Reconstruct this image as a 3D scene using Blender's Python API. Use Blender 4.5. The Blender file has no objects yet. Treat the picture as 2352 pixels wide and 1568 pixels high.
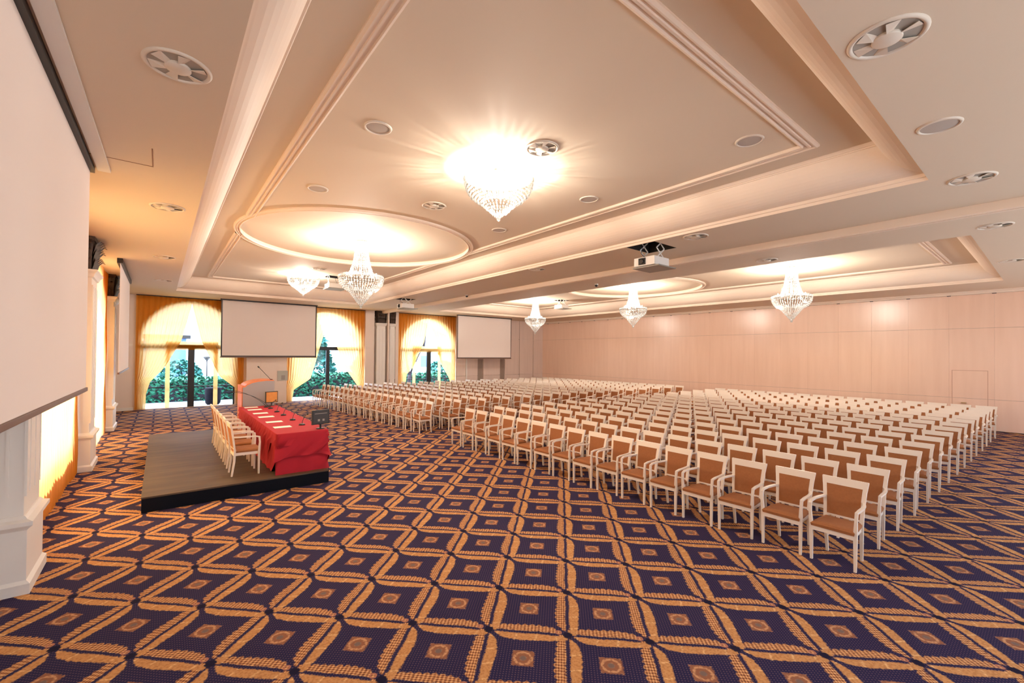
import bpy, bmesh, math, random
from math import pi, sin, cos, radians, sqrt
from mathutils import Vector, Matrix
random.seed(7)

# ------------------------------------------------------------------ camera, world, exposure
scene = bpy.context.scene
col = scene.collection
CAM_H = 2.4
cam_data = bpy.data.cameras.new('camera')
cam = bpy.data.objects.new('camera', cam_data); col.objects.link(cam)
cam_data.sensor_fit = 'HORIZONTAL'; cam_data.sensor_width = 36.0
cam_data.lens = 36.0 * 1008.84 / 2352
cam_data.shift_y = 17.87 / 2352
cam_data.clip_start = 0.05; cam_data.clip_end = 400
yaw, pitch, roll = radians(38.702), radians(0.6113), radians(0.5258)
fwd = Vector((sin(yaw)*cos(pitch), cos(yaw)*cos(pitch), sin(pitch)))
r0 = Vector((cos(yaw), -sin(yaw), 0)); u0 = r0.cross(fwd)
rt = r0*cos(roll) + u0*sin(roll); up = u0*cos(roll) - r0*sin(roll)
M = Matrix((rt, up, -fwd)).transposed().to_4x4(); M.translation = Vector((0, 0, CAM_H))
cam.matrix_world = M
scene.camera = cam

world = bpy.data.worlds.new('world'); scene.world = world; world.use_nodes = True
wn = world.node_tree.nodes; wl = world.node_tree.links
bg = wn['Background']
tcw = wn.new('ShaderNodeTexCoord'); sepw = wn.new('ShaderNodeSeparateXYZ'); rampw = wn.new('ShaderNodeValToRGB')
wl.new(tcw.outputs['Generated'], sepw.inputs[0]); wl.new(sepw.outputs['Z'], rampw.inputs[0])
rampw.color_ramp.elements[0].position = 0.0; rampw.color_ramp.elements[0].color = (0.80, 0.88, 0.97, 1)
rampw.color_ramp.elements[1].position = 0.6; rampw.color_ramp.elements[1].color = (0.52, 0.70, 1.0, 1)
wl.new(rampw.outputs[0], bg.inputs['Color'])
SKY = 8.0
bg.inputs['Strength'].default_value = SKY
sun_d = bpy.data.lights.new('sun', 'SUN'); sun_d.energy = 9.0; sun_d.angle = radians(3); sun_d.color = (1.0, 0.93, 0.82)
sun = bpy.data.objects.new('sun', sun_d); col.objects.link(sun)
sun.rotation_euler = Vector((0.80, -0.30, -1.25)).to_track_quat('-Z', 'Y').to_euler()
CHAND_W = 200.0
LAMP_COL = (1.0, 0.90, 0.79)
scene.view_settings.view_transform = 'Standard'
scene.view_settings.look = 'None'
scene.view_settings.exposure = 0.62
scene.view_settings.gamma = 1.0
scene.view_settings.use_curve_mapping = False
scene.cycles.max_bounces = 9; scene.cycles.diffuse_bounces = 5; scene.cycles.glossy_bounces = 3
scene.cycles.transmission_bounces = 6; scene.cycles.transparent_max_bounces = 12
scene.cycles.sample_clamp_indirect = 6.0
scene.cycles.caustics_reflective = False; scene.cycles.caustics_refractive = False

# ------------------------------------------------------------------ helpers
ZC, ZT = 4.66, 5.19           # ceiling, tray ceiling
YW, XR = 23.25, 21.4          # window wall, right wall
YN = -3.0                     # near end of the modelled hall

def s2l(c):
    return tuple((x/12.92 if x <= 0.04045 else ((x+0.055)/1.055)**2.4) for x in c)
def rgb(r, g, b): return s2l((r/255, g/255, b/255))

MATS = {}
def mat(name, color, rough=0.6, metal=0.0, spec=0.5, noise=None, nscale=8.0, bump=0.0, bscale=60.0, coat=0.0):
    m = bpy.data.materials.new(name); m.use_nodes = True
    nt = m.node_tree; p = nt.nodes['Principled BSDF']
    p.inputs['Base Color'].default_value = (*color, 1)
    p.inputs['Roughness'].default_value = rough; p.inputs['Metallic'].default_value = metal
    p.inputs['Specular IOR Level'].default_value = spec
    if coat: p.inputs['Coat Weight'].default_value = coat; p.inputs['Coat Roughness'].default_value = 0.2
    tc = nt.nodes.new('ShaderNodeTexCoord')
    if noise:
        n = nt.nodes.new('ShaderNodeTexNoise'); n.inputs['Scale'].default_value = nscale; n.inputs['Detail'].default_value = 3
        r = nt.nodes.new('ShaderNodeMix'); r.data_type = 'RGBA'
        nt.links.new(tc.outputs['Object'], n.inputs['Vector']); nt.links.new(n.outputs['Fac'], r.inputs['Factor'])
        r.inputs['A'].default_value = (*color, 1); r.inputs['B'].default_value = (*noise, 1)
        nt.links.new(r.outputs['Result'], p.inputs['Base Color'])
    if bump:
        n = nt.nodes.new('ShaderNodeTexNoise'); n.inputs['Scale'].default_value = bscale
        b = nt.nodes.new('ShaderNodeBump'); b.inputs['Strength'].default_value = bump; b.inputs['Distance'].default_value = 0.01
        nt.links.new(tc.outputs['Object'], n.inputs['Vector']); nt.links.new(n.outputs['Fac'], b.inputs['Height'])
        nt.links.new(b.outputs['Normal'], p.inputs['Normal'])
    MATS[name] = m
    return m

class MB:
    """collects geometry; build() links it as ONE mesh object"""
    def __init__(s): s.v = []; s.f = []; s.mi = []; s.sm = []
    def add(s, vs, fs, mi=0, smooth=False):
        o = len(s.v); s.v += [tuple(v) for v in vs]
        for f in fs: s.f.append(tuple(i+o for i in f)); s.mi.append(mi); s.sm.append(smooth)
        return s
    def box(s, x0, x1, y0, y1, z0, z1, mi=0):
        vs = [(x0,y0,z0),(x1,y0,z0),(x1,y1,z0),(x0,y1,z0),(x0,y0,z1),(x1,y0,z1),(x1,y1,z1),(x0,y1,z1)]
        return s.add(vs, [(0,3,2,1),(4,5,6,7),(0,1,5,4),(1,2,6,5),(2,3,7,6),(3,0,4,7)], mi)
    def loft(s, rings, mi=0, cap=True, smooth=False, closed=True):
        n = len(rings[0]); vs = [p for r in rings for p in r]; fs = []
        for k in range(len(rings)-1):
            for i in range(n if closed else n-1):
                a = k*n+i; b = k*n+(i+1) % n
                fs.append((a, b, b+n, a+n))
        s.add(vs, fs, mi, smooth)
        if cap and closed:
            s.add(rings[0], [tuple(range(n))[::-1]], mi); s.add(rings[-1], [tuple(range(n))], mi)
        return s
    def bar(s, pts, wy, wx, mi=0, smooth=False):
        """rectangular section swept through pts; wy / wx half sizes (lists or numbers); section axes chosen from path"""
        rings = []
        for i, p in enumerate(pts):
            p = Vector(p)
            a = Vector(pts[max(i-1, 0)]); b = Vector(pts[min(i+1, len(pts)-1)])
            t = (b-a).normalized()
            ref = Vector((0, 1, 0)) if abs(t.y) < 0.8 else Vector((0, 0, 1))
            n = t.cross(ref).normalized(); bn = n.cross(t).normalized()
            h1 = wy[i] if isinstance(wy, (list, tuple)) else wy
            h2 = wx[i] if isinstance(wx, (list, tuple)) else wx
            rings.append([p+bn*h1+n*h2, p-bn*h1+n*h2, p-bn*h1-n*h2, p+bn*h1-n*h2])
        return s.loft(rings, mi, True, smooth)
    def tube(s, pts, rad, seg=8, mi=0):
        rings = []
        for i, p in enumerate(pts):
            p = Vector(p); a = Vector(pts[max(i-1, 0)]); b = Vector(pts[min(i+1, len(pts)-1)])
            t = (b-a).normalized(); ref = Vector((0, 0, 1)) if abs(t.z) < 0.9 else Vector((1, 0, 0))
            n = t.cross(ref).normalized(); bn = t.cross(n)
            r = rad[i] if isinstance(rad, (list, tuple)) else rad
            rings.append([p+(n*cos(2*pi*k/seg)+bn*sin(2*pi*k/seg))*r for k in range(seg)])
        return s.loft(rings, mi, True, True)
    def lathe(s, prof, cx=0, cy=0, seg=32, mi=0, smooth=True):
        rings = [[(cx+r*cos(2*pi*k/seg), cy+r*sin(2*pi*k/seg), z) for k in range(seg)] for r, z in prof]
        return s.loft(rings, mi, False, smooth)
    def octa(s, c, r, h, mi=0):
        x, y, z = c
        vs = [(x+r,y,z),(x,y+r,z),(x-r,y,z),(x,y-r,z),(x,y,z+h),(x,y,z-h)]
        return s.add(vs, [(0,1,4),(1,2,4),(2,3,4),(3,0,4),(1,0,5),(2,1,5),(3,2,5),(0,3,5)], mi)
    def build(s, name, m, parent=None, bevel=0.0, bseg=2):
        me = bpy.data.meshes.new(name); me.from_pydata(s.v, [], s.f)
        ms = m if isinstance(m, (list, tuple)) else [m]
        for q in ms: me.materials.append(q)
        me.polygons.foreach_set('material_index', s.mi); me.polygons.foreach_set('use_smooth', s.sm)
        bm = bmesh.new(); bm.from_mesh(me); bmesh.ops.remove_doubles(bm, verts=bm.verts, dist=1e-5)
        bmesh.ops.recalc_face_normals(bm, faces=bm.faces)
        if bevel:
            bmesh.ops.bevel(bm, geom=[e for e in bm.edges if len(e.link_faces) == 2 and e.calc_face_angle(0) > 0.6], offset=bevel, segments=bseg, profile=0.7, affect='EDGES')
        bm.to_mesh(me); bm.free(); me.update()
        o = bpy.data.objects.new(name, me); col.objects.link(o)
        if parent is not None: o.parent = parent
        return o

def tag(o, label=None, cat=None, group=None, kind=None):
    if label: o['label'] = label
    if cat: o['category'] = cat
    if group: o['group'] = group
    if kind: o['kind'] = kind
    return o
def thing(name, loc, label, cat, group=None, rz=0.0):
    o = bpy.data.objects.new(name, None); col.objects.link(o); o.location = loc; o.rotation_euler = (0, 0, rz)
    o.empty_display_size = 0.1
    return tag(o, label, cat, group)
def kids(o, table):
    return table.get(o.name, [])
def child_table():
    t = {}
    for o in col.objects:
        if o.parent: t.setdefault(o.parent.name, []).append(o)
    return t
def copy_tree(o, table, parent=None):
    c = o.copy(); col.objects.link(c); c.parent = parent
    for ch in table.get(o.name, []): copy_tree(ch, table, c)
    return c
def struct(o): o['kind'] = 'structure'; return o

# node maths helper
class N:
    def __init__(s, nt): s.nt = nt
    def m(s, op, a, b=None, c=None):
        n = s.nt.nodes.new('ShaderNodeMath'); n.operation = op
        for i, q in enumerate((a, b, c)):
            if q is None: continue
            if isinstance(q, (int, float)): n.inputs[i].default_value = q
            else: s.nt.links.new(q, n.inputs[i])
        return n.outputs[0]
    def mix(s, f, a, b):
        n = s.nt.nodes.new('ShaderNodeMix'); n.data_type = 'RGBA'
        for k, q in (('Factor', f), ('A', a), ('B', b)):
            if isinstance(q, tuple): n.inputs[k].default_value = (*q, 1)
            elif isinstance(q, (int, float)): n.inputs[k].default_value = q
            else: s.nt.links.new(q, n.inputs[k])
        return n.outputs['Result']
    def step(s, x, e, w=0.012):      # smooth 0->1 across e
        n = s.nt.nodes.new('ShaderNodeMapRange'); n.interpolation_type = 'SMOOTHSTEP'
        n.inputs['From Min'].default_value = -w; n.inputs['From Max'].default_value = w
        s.nt.links.new(s.m('SUBTRACT', x, e), n.inputs['Value']); return n.outputs['Result']

# ------------------------------------------------------------------ materials
cream = mat('cream_lacquer', rgb(232, 218, 202), 0.35)
tanfab = mat('tan_fabric', rgb(164, 104, 60), 0.9, noise=rgb(146, 90, 50), nscale=40, bump=0.15, bscale=250)
ceil_m = mat('ceiling_paint', rgb(224, 205, 181), 0.75)
ceil2_m = mat('fitting_paint', rgb(224, 210, 192), 0.55)
mould_m = mat('moulding_paint', rgb(236, 216, 196), 0.6)
wall_m = mat('wall_paint', rgb(226, 208, 194), 0.6)
white_m = mat('white_plaster', rgb(228, 222, 214), 0.5)
screen_m = mat('screen_fabric', rgb(226, 214, 207), 0.85)
dark_m = mat('dark_metal', rgb(34, 26, 22), 0.45)
brownbar = mat('brown_weight_bar', rgb(104, 74, 58), 0.5)
black_m = mat('black_plastic', rgb(16, 16, 18), 0.4)
navy_m = mat('navy_stage_side', rgb(8, 12, 22), 0.8, spec=0.15)
bronze = mat('bronze_capital', rgb(84, 62, 46), 0.6, metal=0.0, noise=rgb(38, 28, 24), nscale=9, bump=0.6, bscale=22)
red_m = mat('red_cloth', rgb(176, 16, 38), 0.85, noise=rgb(158, 12, 32), nscale=5, bump=0.15, bscale=180)
paper_m = mat('paper', rgb(245, 238, 228), 0.8)
grey_m = mat('grey_laminate', rgb(146, 138, 138), 0.5)
grille_m = mat('speaker_grille', rgb(186, 174, 162), 0.7)
vent_m = mat('vent_recess', rgb(168, 160, 148), 0.6)
orange_wood = mat('orange_wood', rgb(214, 120, 58), 0.4, noise=rgb(196, 100, 44), nscale=6)
projw = mat('white_plastic', rgb(236, 230, 222), 0.35)
greym = mat('grey_vent', rgb(150, 142, 130), 0.5)
green_m = mat('hedge_leaf', rgb(38, 122, 84), 0.7, noise=rgb(14, 70, 62), nscale=7)
green2 = mat('tree_leaf', rgb(52, 128, 104), 0.7, noise=rgb(16, 84, 88), nscale=5)
stone_m = mat('pale_paving', rgb(196, 204, 210), 0.8)
bluegrey = mat('blue_grey_paint', rgb(84, 112, 168), 0.6)
outwall = mat('white_render', rgb(240, 240, 240), 0.8)
potm = mat('dark_pot', rgb(8, 6, 18), 0.8, spec=0.1)
bark = mat('bark', rgb(52, 44, 52), 0.9)
skin_roof = mat('roof_tile', rgb(150, 130, 170), 0.8)

# stage top: brown boards
def wood_mat(name, c1, c2, sx, sy, rough=0.5):
    m = mat(name, c1, rough); nt = m.node_tree; p = nt.nodes['Principled BSDF']; n_ = N(nt)
    tc = nt.nodes.new('ShaderNodeTexCoord'); mp = nt.nodes.new('ShaderNodeMapping'); mp.inputs['Scale'].default_value = (sx, sy, 1)
    nz = nt.nodes.new('ShaderNodeTexNoise'); nz.inputs['Scale'].default_value = 1; nz.inputs['Detail'].default_value = 4
    nt.links.new(tc.outputs['Object'], mp.inputs[0]); nt.links.new(mp.outputs[0], nz.inputs['Vector'])
    nt.links.new(n_.mix(n_.step(nz.outputs['Fac'], 0.5, 0.2), c1, c2), p.inputs['Base Color'])
    return m
stage_top_m = wood_mat('stage_boards', rgb(82, 64, 44), rgb(64, 48, 34), 1.2, 8.0, 0.6)

# partition wall: pinkish wood laminate, fine vertical grain, satin
def partition_mat(name, c1, c2, rough):
    m = mat(name, c1, rough); nt = m.node_tree; p = nt.nodes['Principled BSDF']; n_ = N(nt)
    tc = nt.nodes.new('ShaderNodeTexCoord'); mp = nt.nodes.new('ShaderNodeMapping'); mp.inputs['Scale'].default_value = (5.5, 5.5, 0.5)
    nz = nt.nodes.new('ShaderNodeTexNoise'); nz.inputs['Scale'].default_value = 1; nz.inputs['Detail'].default_value = 5
    nt.links.new(tc.outputs['Object'], mp.inputs[0]); nt.links.new(mp.outputs[0], nz.inputs['Vector'])
    nt.links.new(n_.mix(nz.outputs['Fac'], c1, c2), p.inputs['Base Color'])
    p.inputs['Specular IOR Level'].default_value = 0.8
    return m
part_m = partition_mat('partition_laminate', rgb(240, 206, 184), rgb(226, 188, 164), 0.28)
part2_m = partition_mat('pale_laminate', rgb(226, 204, 190), rgb(208, 186, 174), 0.35)

# carpet
def carpet_mat():
    m = bpy.data.materials.new('carpet'); m.use_nodes = True; nt = m.node_tree; p = nt.nodes['Principled BSDF']
    p.inputs['Roughness'].default_value = 0.95; p.inputs['Specular IOR Level'].default_value = 0.15
    n = N(nt); geo = nt.nodes.new('ShaderNodeNewGeometry'); sp = nt.nodes.new('ShaderNodeSeparateXYZ')
    nt.links.new(geo.outputs['Position'], sp.inputs[0]); X, Y = sp.outputs['X'], sp.outputs['Y']
    P = 0.4835*sqrt(2)
    nx, ny = 2.27, 4.09
    a = n.m('DIVIDE', n.m('SUBTRACT', n.m('SUBTRACT', X, Y), nx-ny), sqrt(2)*P)
    b = n.m('DIVIDE', n.m('SUBTRACT', n.m('ADD', X, Y), nx+ny), sqrt(2)*P)
    # wobble of yarn
    nz = nt.nodes.new('ShaderNodeTexNoise'); nz.inputs['Scale'].default_value = 45; nz.inputs['Detail'].default_value = 2
    nt.links.new(geo.outputs['Position'], nz.inputs['Vector'])
    wob = n.m('MULTIPLY', n.m('SUBTRACT', nz.outputs['Fac'], 0.5), 0.05)
    p_ = n.m('FRACT', a); q_ = n.m('FRACT', b)
    def bell(t, shift=1.0):                       # lens shape 0..1 along the edge
        return n.m('POWER', n.m('MAXIMUM', n.m('SINE', n.m('MULTIPLY', n.m('POWER', t, shift), pi)), 0.0), 0.55)
    def inv(t): return n.m('SUBTRACT', 1.0, t)
    navy = rgb(36, 32, 66); navyd = rgb(22, 18, 44); dot = rgb(92, 70, 84)
    gold = rgb(198, 144, 92); goldd = rgb(170, 114, 66); tan = rgb(184, 128, 84); tand = rgb(116, 68, 48); light = rgb(222, 176, 124)
    # field with little dots
    G = 30.0
    dx = n.m('ABSOLUTE', n.m('SUBTRACT', n.m('FRACT', n.m('MULTIPLY', a, G)), 0.5))
    dy = n.m('ABSOLUTE', n.m('SUBTRACT', n.m('FRACT', n.m('MULTIPLY', b, G)), 0.5))
    dd = n.m('SQRT', n.m('ADD', n.m('MULTIPLY', dx, dx), n.m('MULTIPLY', dy, dy)))
    c = n.mix(n.m('SUBTRACT', 1.0, n.step(dd, 0.22, 0.1)), navy, dot)
    # medallion
    mx = n.m('ABSOLUTE', n.m('SUBTRACT', p_, 0.48)); my = n.m('ABSOLUTE', n.m('SUBTRACT', q_, 0.52))
    r = n.m('SQRT', n.m('ADD', n.m('MULTIPLY', mx, mx), n.m('MULTIPLY', my, my)))
    sq = n.m('MAXIMUM', mx, my)
    med = n.m('ADD', n.m('MULTIPLY', sq, 0.9), n.m('MULTIPLY', r, 0.1))
    medw = n.m('ADD', med, wob)
    ringc = n.mix(n.step(n.m('ADD', n.m('SINE', n.m('MULTIPLY', r, 80.0)), n.m('MULTIPLY', n.m('SUBTRACT', nz.outputs['Fac'], 0.5), 5.0)), 0.5, 0.8), rgb(140, 92, 68), rgb(196, 144, 104))
    ringc = n.mix(n.m('SUBTRACT', 1.0, n.step(r, 0.04, 0.012)), ringc, rgb(116, 96, 88))
    c = n.mix(n.m('SUBTRACT', 1.0, n.step(medw, 0.128, 0.01)), c, ringc)
    # four edge strips.  ribbed: left edge (dist p_) and top edge (dist 1-q_) ; braided: right edge (1-p_) and bottom edge (q_)
    def strip(c, dist, along, braided):          # along = 0 at the blunt outer end, 1 where the ribbon turns the corner
        tap = n.m('POWER', n.m('MINIMUM', n.m('MULTIPLY', n.m('MAXIMUM', n.m('SUBTRACT', along, 0.065), 0.0), 8.0), 1.0), 0.5)
        bul = n.m('ADD', 0.098, n.m('MULTIPLY', n.m('SINE', n.m('MULTIPLY', along, pi)), 0.058))
        th = n.m('MULTIPLY', tap, bul)
        d2 = n.m('ADD', dist, n.m('ADD', wob, n.m('MULTIPLY', n.m('SINE', n.m('MULTIPLY', along, 4*pi)), 0.005)))
        if braided:
            saw = n.m('ABSOLUTE', n.m('SUBTRACT', n.m('FRACT', n.m('MULTIPLY', along, 11.0)), 0.5))
            th = n.m('ADD', th, n.m('MULTIPLY', n.m('SUBTRACT', saw, 0.25), 0.06))
            u = n.m('SINE', n.m('MULTIPLY', n.m('ADD', n.m('MULTIPLY', along, 11.0), n.m('MULTIPLY', dist, 16.0)), 2*pi))
            v = n.m('SINE', n.m('MULTIPLY', n.m('SUBTRACT', n.m('MULTIPLY', along, 11.0), n.m('MULTIPLY', dist, 16.0)), 2*pi))
            uv = n.m('ADD', n.m('MULTIPLY', u, v), n.m('MULTIPLY', n.m('SUBTRACT', nz.outputs['Fac'], 0.5), 2.0))
            sc = n.mix(n.step(uv, -0.35, 0.35), tand, tan)
            sc = n.mix(n.step(uv, 0.5, 0.3), sc, light)
        else:
            rib = n.m('ABSOLUTE', n.m('SUBTRACT', n.m('FRACT', n.m('ADD', n.m('MULTIPLY', along, 4.0), n.m('MULTIPLY', dist, 0.8))), 0.5))
            sc = n.mix(n.m('SUBTRACT', 1.0, n.step(rib, 0.05, 0.03)), gold, light)
            sc = n.mix(n.m('MULTIPLY', n.step(nz.outputs['Fac'], 0.52, 0.12), 0.7), sc, goldd)
        lo = n.m('MULTIPLY', n.step(along, 0.075, 0.012), n.step(d2, 0.026, 0.01))
        inside = n.m('MULTIPLY', n.m('SUBTRACT', 1.0, n.step(n.m('SUBTRACT', d2, th), 0.0, 0.012)), lo)
        return n.mix(inside, c, sc)
    c = strip(c, inv(p_), q_, True)
    c = strip(c, q_, inv(p_), True)
    c = strip(c, p_, inv(q_), False)
    c = strip(c, inv(q_), p_, False)
    # node flower
    fx = n.m('SUBTRACT', n.m('ABSOLUTE', n.m('SUBTRACT', p_, 0.5)), 0.5); fy = n.m('SUBTRACT', n.m('ABSOLUTE', n.m('SUBTRACT', q_, 0.5)), 0.5)
    fr = n.m('SQRT', n.m('ADD', n.m('MULTIPLY', fx, fx), n.m('MULTIPLY', fy, fy)))
    c = n.mix(n.m('SUBTRACT', 1.0, n.step(n.m('ADD', fr, wob), 0.060, 0.012)), c, navyd)
    # small scroll ring left of each node
    rr = n.m('SQRT', n.m('ADD', n.m('POWER', n.m('SUBTRACT', p_, 0.885), 2.0), n.m('POWER', n.m('SUBTRACT', q_, 0.045), 2.0)))
    ring = n.m('MULTIPLY', n.step(rr, 0.022, 0.006), n.m('SUBTRACT', 1.0, n.step(rr, 0.042, 0.006)))
    c = n.mix(ring, c, rgb(170, 112, 92))
    # large-scale yarn variation
    nt.links.new(c, p.inputs['Base Color'])
    bmp = nt.nodes.new('ShaderNodeBump'); bmp.inputs['Strength'].default_value = 0.3; bmp.inputs['Distance'].default_value = 0.004
    nz2 = nt.nodes.new('ShaderNodeTexNoise'); nz2.inputs['Scale'].default_value = 220
    nt.links.new(geo.outputs['Position'], nz2.inputs['Vector']); nt.links.new(nz2.outputs['Fac'], bmp.inputs['Height']); nt.links.new(bmp.outputs['Normal'], p.inputs['Normal'])
    return m
carpet = carpet_mat()

# sheer curtain: translucent + diffuse + a little see-through
def sheer_mat(name, tr, df, transp):
    m = bpy.data.materials.new(name); m.use_nodes = True; nt = m.node_tree
    for q in list(nt.nodes):
        if q.type != 'OUTPUT_MATERIAL': nt.nodes.remove(q)
    out = nt.nodes['Material Output']
    a = nt.nodes.new('ShaderNodeBsdfTranslucent'); b = nt.nodes.new('ShaderNodeBsdfDiffuse'); t = nt.nodes.new('ShaderNodeBsdfTransparent')
    nz = nt.nodes.new('ShaderNodeTexNoise'); nz.inputs['Scale'].default_value = 1.0
    tc = nt.nodes.new('ShaderNodeTexCoord'); mp = nt.nodes.new('ShaderNodeMapping'); mp.inputs['Scale'].default_value = (14, 14, 0.3)
    nt.links.new(tc.outputs['Object'], mp.inputs[0]); nt.links.new(mp.outputs[0], nz.inputs['Vector'])
    n = N(nt)
    nt.links.new(n.mix(nz.outputs['Fac'], tr, tuple(x*0.85 for x in tr)), a.inputs['Color'])
    b.inputs['Color'].default_value = (*df, 1); t.inputs['Color'].default_value = (1.0, 0.93, 0.72, 1)
    m1 = nt.nodes.new('ShaderNodeMixShader'); m1.inputs[0].default_value = 0.32
    nt.links.new(a.outputs[0], m1.inputs[1]); nt.links.new(b.outputs[0], m1.inputs[2])
    m2 = nt.nodes.new('ShaderNodeMixShader'); m2.inputs[0].default_value = transp
    nt.links.new(m1.outputs[0], m2.inputs[1]); nt.links.new(t.outputs[0], m2.inputs[2])
    nt.links.new(m2.outputs[0], out.inputs['Surface'])
    return m
sheer = sheer_mat('sheer_curtain', (1.0, 0.62, 0.22), (0.70, 0.24, 0.016), 0.05)

def glass_mat():
    m = bpy.data.materials.new('window_glass'); m.use_nodes = True; nt = m.node_tree
    for q in list(nt.nodes):
        if q.type != 'OUTPUT_MATERIAL': nt.nodes.remove(q)
    out = nt.nodes['Material Output']
    t = nt.nodes.new('ShaderNodeBsdfTransparent'); t.inputs['Color'].default_value = (0.93, 0.98, 0.98, 1)
    g = nt.nodes.new('ShaderNodeBsdfGlossy'); g.inputs['Roughness'].default_value = 0.05
    fr = nt.nodes.new('ShaderNodeFresnel'); fr.inputs['IOR'].default_value = 1.3
    mx = nt.nodes.new('ShaderNodeMixShader'); nt.links.new(fr.outputs[0], mx.inputs[0])
    nt.links.new(t.outputs[0], mx.inputs[1]); nt.links.new(g.outputs[0], mx.inputs[2]); nt.links.new(mx.outputs[0], out.inputs['Surface'])
    return m
glass = glass_mat()

def crystal_mat():
    m = bpy.data.materials.new('crystal'); m.use_nodes = True; nt = m.node_tree
    for q in list(nt.nodes):
        if q.type != 'OUTPUT_MATERIAL': nt.nodes.remove(q)
    out = nt.nodes['Material Output']
    g = nt.nodes.new('ShaderNodeBsdfGlossy'); g.inputs['Roughness'].default_value = 0.12; g.inputs['Color'].default_value = (0.55, 0.54, 0.52, 1)
    tl = nt.nodes.new('ShaderNodeBsdfTranslucent'); tl.inputs['Color'].default_value = (0.27, 0.26, 0.25, 1)
    t = nt.nodes.new('ShaderNodeBsdfTransparent'); t.inputs['Color'].default_value = (0.95, 0.95, 0.95, 1)
    m1 = nt.nodes.new('ShaderNodeMixShader'); m1.inputs[0].default_value = 0.6
    nt.links.new(g.outputs[0], m1.inputs[1]); nt.links.new(tl.outputs[0], m1.inputs[2])
    m2 = nt.nodes.new('ShaderNodeMixShader'); m2.inputs[0].default_value = 0.42
    nt.links.new(m1.outputs[0], m2.inputs[1]); nt.links.new(t.outputs[0], m2.inputs[2]); nt.links.new(m2.outputs[0], out.inputs['Surface'])
    return m
crystal = crystal_mat()
bulb_m = bpy.data.materials.new('lit_bulb'); bulb_m.use_nodes = True
_p = bulb_m.node_tree.nodes['Principled BSDF']; _p.inputs['Emission Color'].default_value = (1, 0.86, 0.68, 1); _p.inputs['Emission Strength'].default_value = 18.0

# ------------------------------------------------------------------ structure: floor, ceilings, walls
struct(MB().box(-1.6, XR+0.2, YN, YW+0.3, -0.1, 0.0).build('floor', carpet))

def rect_sheet(mb, x0, x1, y0, y1, z, holes):
    xs = sorted({x0, x1, *[h[0] for h in holes], *[h[1] for h in holes]}); ys = sorted({y0, y1, *[h[2] for h in holes], *[h[3] for h in holes]})
    for i in range(len(xs)-1):
        for j in range(len(ys)-1):
            cx, cy = (xs[i]+xs[i+1])/2, (ys[j]+ys[j+1])/2
            if any(h[0] < cx < h[1] and h[2] < cy < h[3] for h in holes): continue
            mb.add([(xs[i],ys[j],z),(xs[i+1],ys[j],z),(xs[i+1],ys[j+1],z),(xs[i],ys[j+1],z)], [(0,3,2,1)])
TRAYS = [(0.44, 7.60, 1.04, 20.76, 4.02), (11.60, 19.05, 1.02, 20.76, 15.33)]
OPEN = [(7.63, 8.43, 5.03, 5.70), (7.72, 8.38, 16.95, 17.55)]
mb = MB(); rect_sheet(mb, -1.6, XR+0.2, YN, YW+0.3, ZC, [t[:4] for t in TRAYS] + OPEN)
struct(mb.build('ceiling', ceil_m))

prof = [(0.0, ZC), (0.0, ZC+0.045), (0.022, ZC+0.05), (0.022, ZC+0.095), (0.05, ZC+0.10)]
for k in range(1, 11):
    t = k/10*pi/2
    prof.append((0.05+0.36*(0.75*sin(t)+0.25*k/10), ZC+0.10+0.37*(0.75*(1-cos(t))+0.25*k/10)))
prof += [(0.425, ZC+0.47), (0.425, ZC+0.49), (0.44, ZC+0.49), (0.46, ZT)]
def rect_at(x0, x1, y0, y1, i, z): return [(x0+i, y0+i, z), (x1-i, y0+i, z), (x1-i, y1-i, z), (x0+i, y1-i, z)]

def ridge_profile(w, d):
    """moulding profile across (offset, drop)"""
    return [(-w/2, 0), (-w/2, -d*0.55), (-w*0.36, -d), (-w*0.26, -d), (-w*0.22, -d*0.6), (-w*0.06, -d*0.6), (-w*0.02, -d*0.9), (w*0.12, -d*0.9), (w*0.16, -d*0.45), (w*0.34, -d*0.45), (w*0.38, -d), (w*0.5, -d*0.9), (w/2, 0)]
def sweep(mb, path, pr, z, closed):
    n = len(path); rings = []
    for i in range(n):
        p = Vector((*path[i], 0))
        a = Vector((*path[i-1], 0)) if (closed or i > 0) else None
        b = Vector((*path[(i+1) % n], 0)) if (closed or i < n-1) else None
        d1 = (p-a).normalized() if a is not None else (b-p).normalized()
        d2 = (b-p).normalized() if b is not None else d1
        n1 = Vector((-d1.y, d1.x, 0)); n2 = Vector((-d2.y, d2.x, 0))
        m = (n1+n2).normalized(); k = 1/max(m.dot(n1), 0.2)
        rings.append([(p.x+m.x*k*o, p.y+m.y*k*o, z+h) for o, h in pr])
    if closed: rings.append(rings[0])
    mb.loft(rings, 0, False, False, closed=False)
RC = 2.74
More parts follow.
